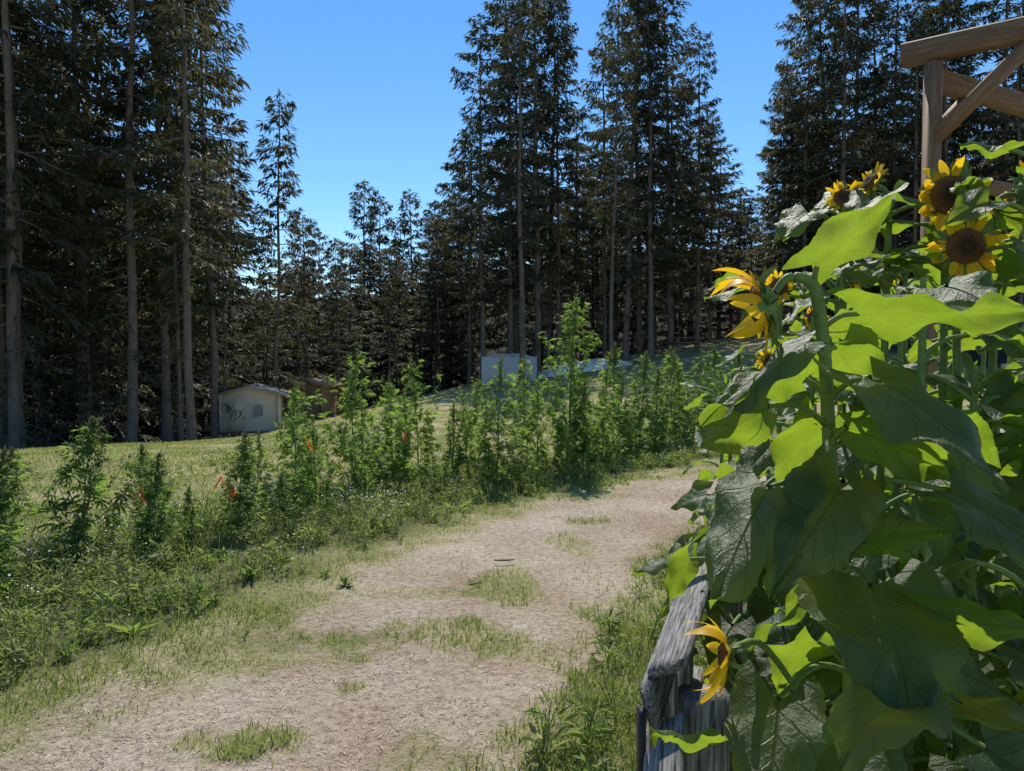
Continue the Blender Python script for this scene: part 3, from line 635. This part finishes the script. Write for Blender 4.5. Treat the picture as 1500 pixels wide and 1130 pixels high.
def plant(x,y,h,seed,heads=1,nl=12,zmin=.25,face=None,size=1.0,lean=(0,0),zmax=.97,big=1.0):
    r=np.random.default_rng(seed);b=MB();z0=float(HT(x,y))-.03
    top=np.array([x+lean[0],y+lean[1],z0+h]);fd=nrm(np.array(face if face is not None else [r.normal(0,.6),r.normal(-.5,.6),-.1],float))
    pts=[(x,y,z0),(x+lean[0]*.3+r.normal(0,.02),y+lean[1]*.3+r.normal(0,.02),z0+h*.45),(x+lean[0]*.8,y+lean[1]*.8,z0+h*.9),tuple(top)]
    if heads: pts.append(tuple(top+fd*.05+np.array([0,0,.015])))
    c=spline(pts,26);tube(b,c,np.linspace(.012,.006,26)*size,8,1,.5)
    az=r.random()*6
    for k in range(nl):
        f=(zmin+(1-zmin)*(k+.5*r.random())/nl)*zmax;i=min(int(f*22),24);p0=c[i];az+=2.4+r.normal(0,.35)
        d=np.array([math.cos(az),math.sin(az),0]);pl=r.uniform(.07,.15)*size;L=r.uniform(.11,.2)*size*(1.1-.4*f)
        base=p0+d*pl+np.array([0,0,pl*r.uniform(.1,.6)]);dz=r.uniform(-.9,.15) if f<.9 else r.uniform(-.3,.4)
        tipd=nrm(d*1.0+np.array([r.normal(0,.2),r.normal(0,.2),dz]))
        petiole(b,p0,base)
        nh=np.array([r.normal(0,.35),r.normal(0,.35),1.0])+d*max(0,-dz)*.8
        sleaf(b,base,base+tipd*L,L*r.uniform(.7,.95),nh,r.uniform(.05,.45),r.uniform(.05,.4),r.random(),.06,r)
    if heads:
        head(b,top+fd*.06+np.array([0,0,.015]),fd,.030*size*big,.036*size*big,24,r)
    return b.obj('sunflower_plant',SM,True)
b=MB();r=np.random.default_rng(77)
st=spline([(.56,1.16,-.02),(.55,1.16,.6),(.545,1.155,1.0),(.53,1.15,1.22),(.505,1.15,1.42),(.492,1.15,1.6),(.478,1.15,1.70),(.462,1.15,1.725),(.43,1.145,1.728),(.408,1.14,1.705)],46)
tube(b,st,np.concatenate([np.linspace(.0125,.0095,34),np.linspace(.009,.0055,12)]),10,1,.5)
head(b,(.388,1.14,1.683),(-.95,.25,-.22),.040,.060,18,np.random.default_rng(5),.1,.5,.2,.1)
HL=[
((.473,1.14,1.745),(.585,1.10,1.862),.085,(-.3,.8,.3),.35,.1),
((.452,1.12,1.622),(.252,1.06,1.530),.085,(-.1,-.1,1),.2,.15),
((.385,1.10,1.53),(.252,1.02,1.465),.105,(-.1,.95,.35),.2,.1),
((.470,1.17,1.57),(.355,1.12,1.560),.10,(0,.8,.7),.2,.1),
((.375,1.06,1.415),(.250,.90,1.315),.135,(-.3,-.4,.9),.1,.25),
((.478,1.05,1.425),(.330,.88,1.33),.13,(.1,-.5,.9),.15,.2),
((.530,1.08,1.575),(.62,.86,1.475),.17,(.15,-.5,.9),.1,.2),
((.505,1.10,1.50),(.67,1.03,1.440),.085,(.2,.8,.6),.1,.1),
((.548,1.16,1.673),(.785,1.12,1.680),.12,(0,.55,.85),.15,.15),
((.505,1.04,1.340),(.61,.99,1.385),.09,(0,.85,.5),.25,.1),
((.51,1.03,1.28),(.475,.80,1.20),.215,(.05,-.5,.9),.08,.2),
((.440,1.12,1.222),(.325,1.05,1.19),.08,(0,.85,.5),.2,.1),
((.30,1.22,1.265),(.245,1.2,1.175),.08,(-.3,.6,.5),.3,.1),
((.300,1.10,1.01),(.195,1.05,1.062),.075,(0,.7,.7),.3,.1),
((.37,1.0,1.13),(.31,.84,1.04),.13,(-.1,-.5,.9),.2,.2),
((.60,1.10,1.16),(.735,1.05,1.12),.13,(.1,-.6,.8),.2,.2),
((.66,1.0,1.06),(.78,.95,.98),.13,(.1,-.7,.7),.2,.2),
((.53,1.2,1.62),(.62,1.25,1.54),.12,(.2,.6,.8),.2,.2),
((.50,1.18,1.50),(.44,1.25,1.38),.14,(-.2,.7,.7),.2,.2),
((.56,1.2,1.12),(.66,1.3,1.05),.15,(.2,.5,.8),.2,.2),
((.50,1.18,1.14),(.44,1.25,1.02),.15,(-.2,.5,.8),.2,.2),
((.46,1.0,1.06),(.40,.86,.98),.17,(-.2,-.5,.8),.2,.2),((.56,1.0,1.0),(.6,.84,.95),.18,(.2,-.5,.8),.2,.2),((.55,1.2,.8),(.6,1.35,.7),.2,(.2,.5,.8),.2,.2),
((.60,1.0,1.42),(.68,.86,1.36),.13,(.1,-.5,.8),.2,.2),((.62,1.1,1.5),(.76,1.12,1.46),.12,(.1,.7,.8),.2,.2),
((.56,1.0,1.24),(.70,.94,1.25),.11,(.1,.85,.5),.2,.15),((.52,1.12,1.36),(.44,1.1,1.31),.09,(-.1,.8,.6),.2,.15),
((.46,.86,1.19),(.31,.73,1.215),.12,(0,.1,1),.15,.15),((.56,.9,1.17),(.62,.76,1.19),.10,(0,.3,1),.15,.15),
]
for q,(B0,T0,W0,n0,fo,dr) in enumerate(HL):
    z=B0[2]-.02;k=int(np.argmin(np.abs(st[:36,2]-z+.01)));petiole(b,st[k],B0,.0038)
    sleaf(b,B0,T0,W0,n0,fo,dr,r.random(),.06,r,60,17)
tube(b,spline([(.545,1.155,.95),(.47,1.13,1.05),(.37,1.06,1.18),(.315,1.02,1.195)],12),.005,7,1)
head(b,(.298,1.01,1.185),(-.95,.1,.05),.021,.050,14,np.random.default_rng(9),.15,.5,.1,.1)
b.obj('sunflower_plant',SM,True)
for k,(x,y,h,fc,bg_) in enumerate([(1.09,1.85,1.99,(-.35,-1,.0),1.6),(1.08,1.78,1.86,(-.3,-1,-.05),1.4),(.88,1.95,1.99,(-.5,-1,.3),.8),(.98,1.92,2.02,(-.95,-.2,.5),.9),(1.22,1.85,2.0,(.95,-.45,.1),1.3),(1.5,2.3,2.05,(.5,-.9,.2),1.1)]):
    plant(x,y,h,300+k,1,15,.15,fc,1.0,(0,0),.86,bg_)
P_=[(.84,1.50,1.78,0,None),(.78,1.9,1.72,0,None),(.66,1.6,1.5,0,None),(.95,2.6,1.85,1,None),(1.2,2.7,1.9,1,None),(1.5,2.8,1.95,1,None),(.74,2.2,1.35,0,None),(1.05,1.35,1.62,0,None),(.85,1.15,1.3,0,None),(1.3,1.5,1.72,0,None),
 (1.6,2.0,1.9,1,(-.3,-1,.2)),(1.9,2.6,2.0,1,None),(1.15,3.3,1.6,1,None),(1.45,3.6,1.8,1,None),(1.8,3.4,1.9,1,None),(1.45,4.3,1.6,0,None),(1.9,4.4,1.8,1,None),(2.2,3.4,2.0,1,None),(2.3,4.2,1.95,1,None),(1.75,5.2,1.5,0,None),(2.2,5.3,1.7,0,None),(1.0,1.1,1.15,0,None),(.76,.95,1.0,0,None),
 (.72,1.45,1.35,0,None),(.9,1.7,1.5,0,None),(1.15,1.6,1.6,0,None),(.62,1.85,1.3,0,None),(1.0,2.3,1.6,0,None),(1.35,2.4,1.7,0,None),(1.7,2.4,1.8,0,None),(.9,3.0,1.4,0,None),(1.35,3.1,1.6,0,None),(1.1,3.8,1.45,0,None),(.6,2.1,1.1,0,None),(.8,2.6,1.2,0,None),(1.45,4.9,1.5,0,None),(1.16,1.62,2.1,0,None),
 (.82,1.3,1.45,0,None),(.95,1.5,1.6,0,None),(.68,1.3,1.2,0,None),(1.0,1.25,1.4,0,None)]
for k,(x,y,h,hd,fc) in enumerate(P_):
    plant(x,y,h,200+k,hd,17 if y<3 else 13,.15,fc,1.0 if y<3.5 else 1.1)

# ------------------------------------------------------------------ light, sky, camera
el,az=D2R(50),D2R(2)
S=Vector((math.sin(az)*math.cos(el),math.cos(az)*math.cos(el),math.sin(el)))
sl=bpy.data.lights.new('sun','SUN');sl.energy=5.0;sl.angle=D2R(.5);sl.color=(1,.95,.86)
so=bpy.data.objects.new('sun',sl);col.objects.link(so);so.rotation_euler=S.to_track_quat('Z','Y').to_euler()
w=bpy.data.worlds.new('World');scene.world=w;w.use_nodes=True;nt=w.node_tree
bg=nt.nodes['Background'];sk=nt.nodes.new('ShaderNodeTexSky');sk.sky_type='NISHITA';sk.sun_disc=False
sk.sun_elevation=el;sk.sun_rotation=az;sk.air_density=1.0;sk.dust_density=.0;sk.ozone_density=3.5
hs=nt.nodes.new('ShaderNodeHueSaturation');hs.inputs['Saturation'].default_value=1.22;hs.inputs['Value'].default_value=1.05
nt.links.new(sk.outputs[0],hs.inputs['Color']);nt.links.new(hs.outputs[0],bg.inputs[0]);bg.inputs[1].default_value=.15
cam=bpy.data.cameras.new('camera');cam.sensor_width=36;cam.lens=25.7;cam.clip_start=.05;cam.clip_end=2000
co=bpy.data.objects.new('camera',cam);col.objects.link(co);co.location=(0,0,1.6);co.rotation_euler=(D2R(88),0,0);scene.camera=co
scene.view_settings.view_transform='Standard';scene.view_settings.look='None';scene.view_settings.exposure=0
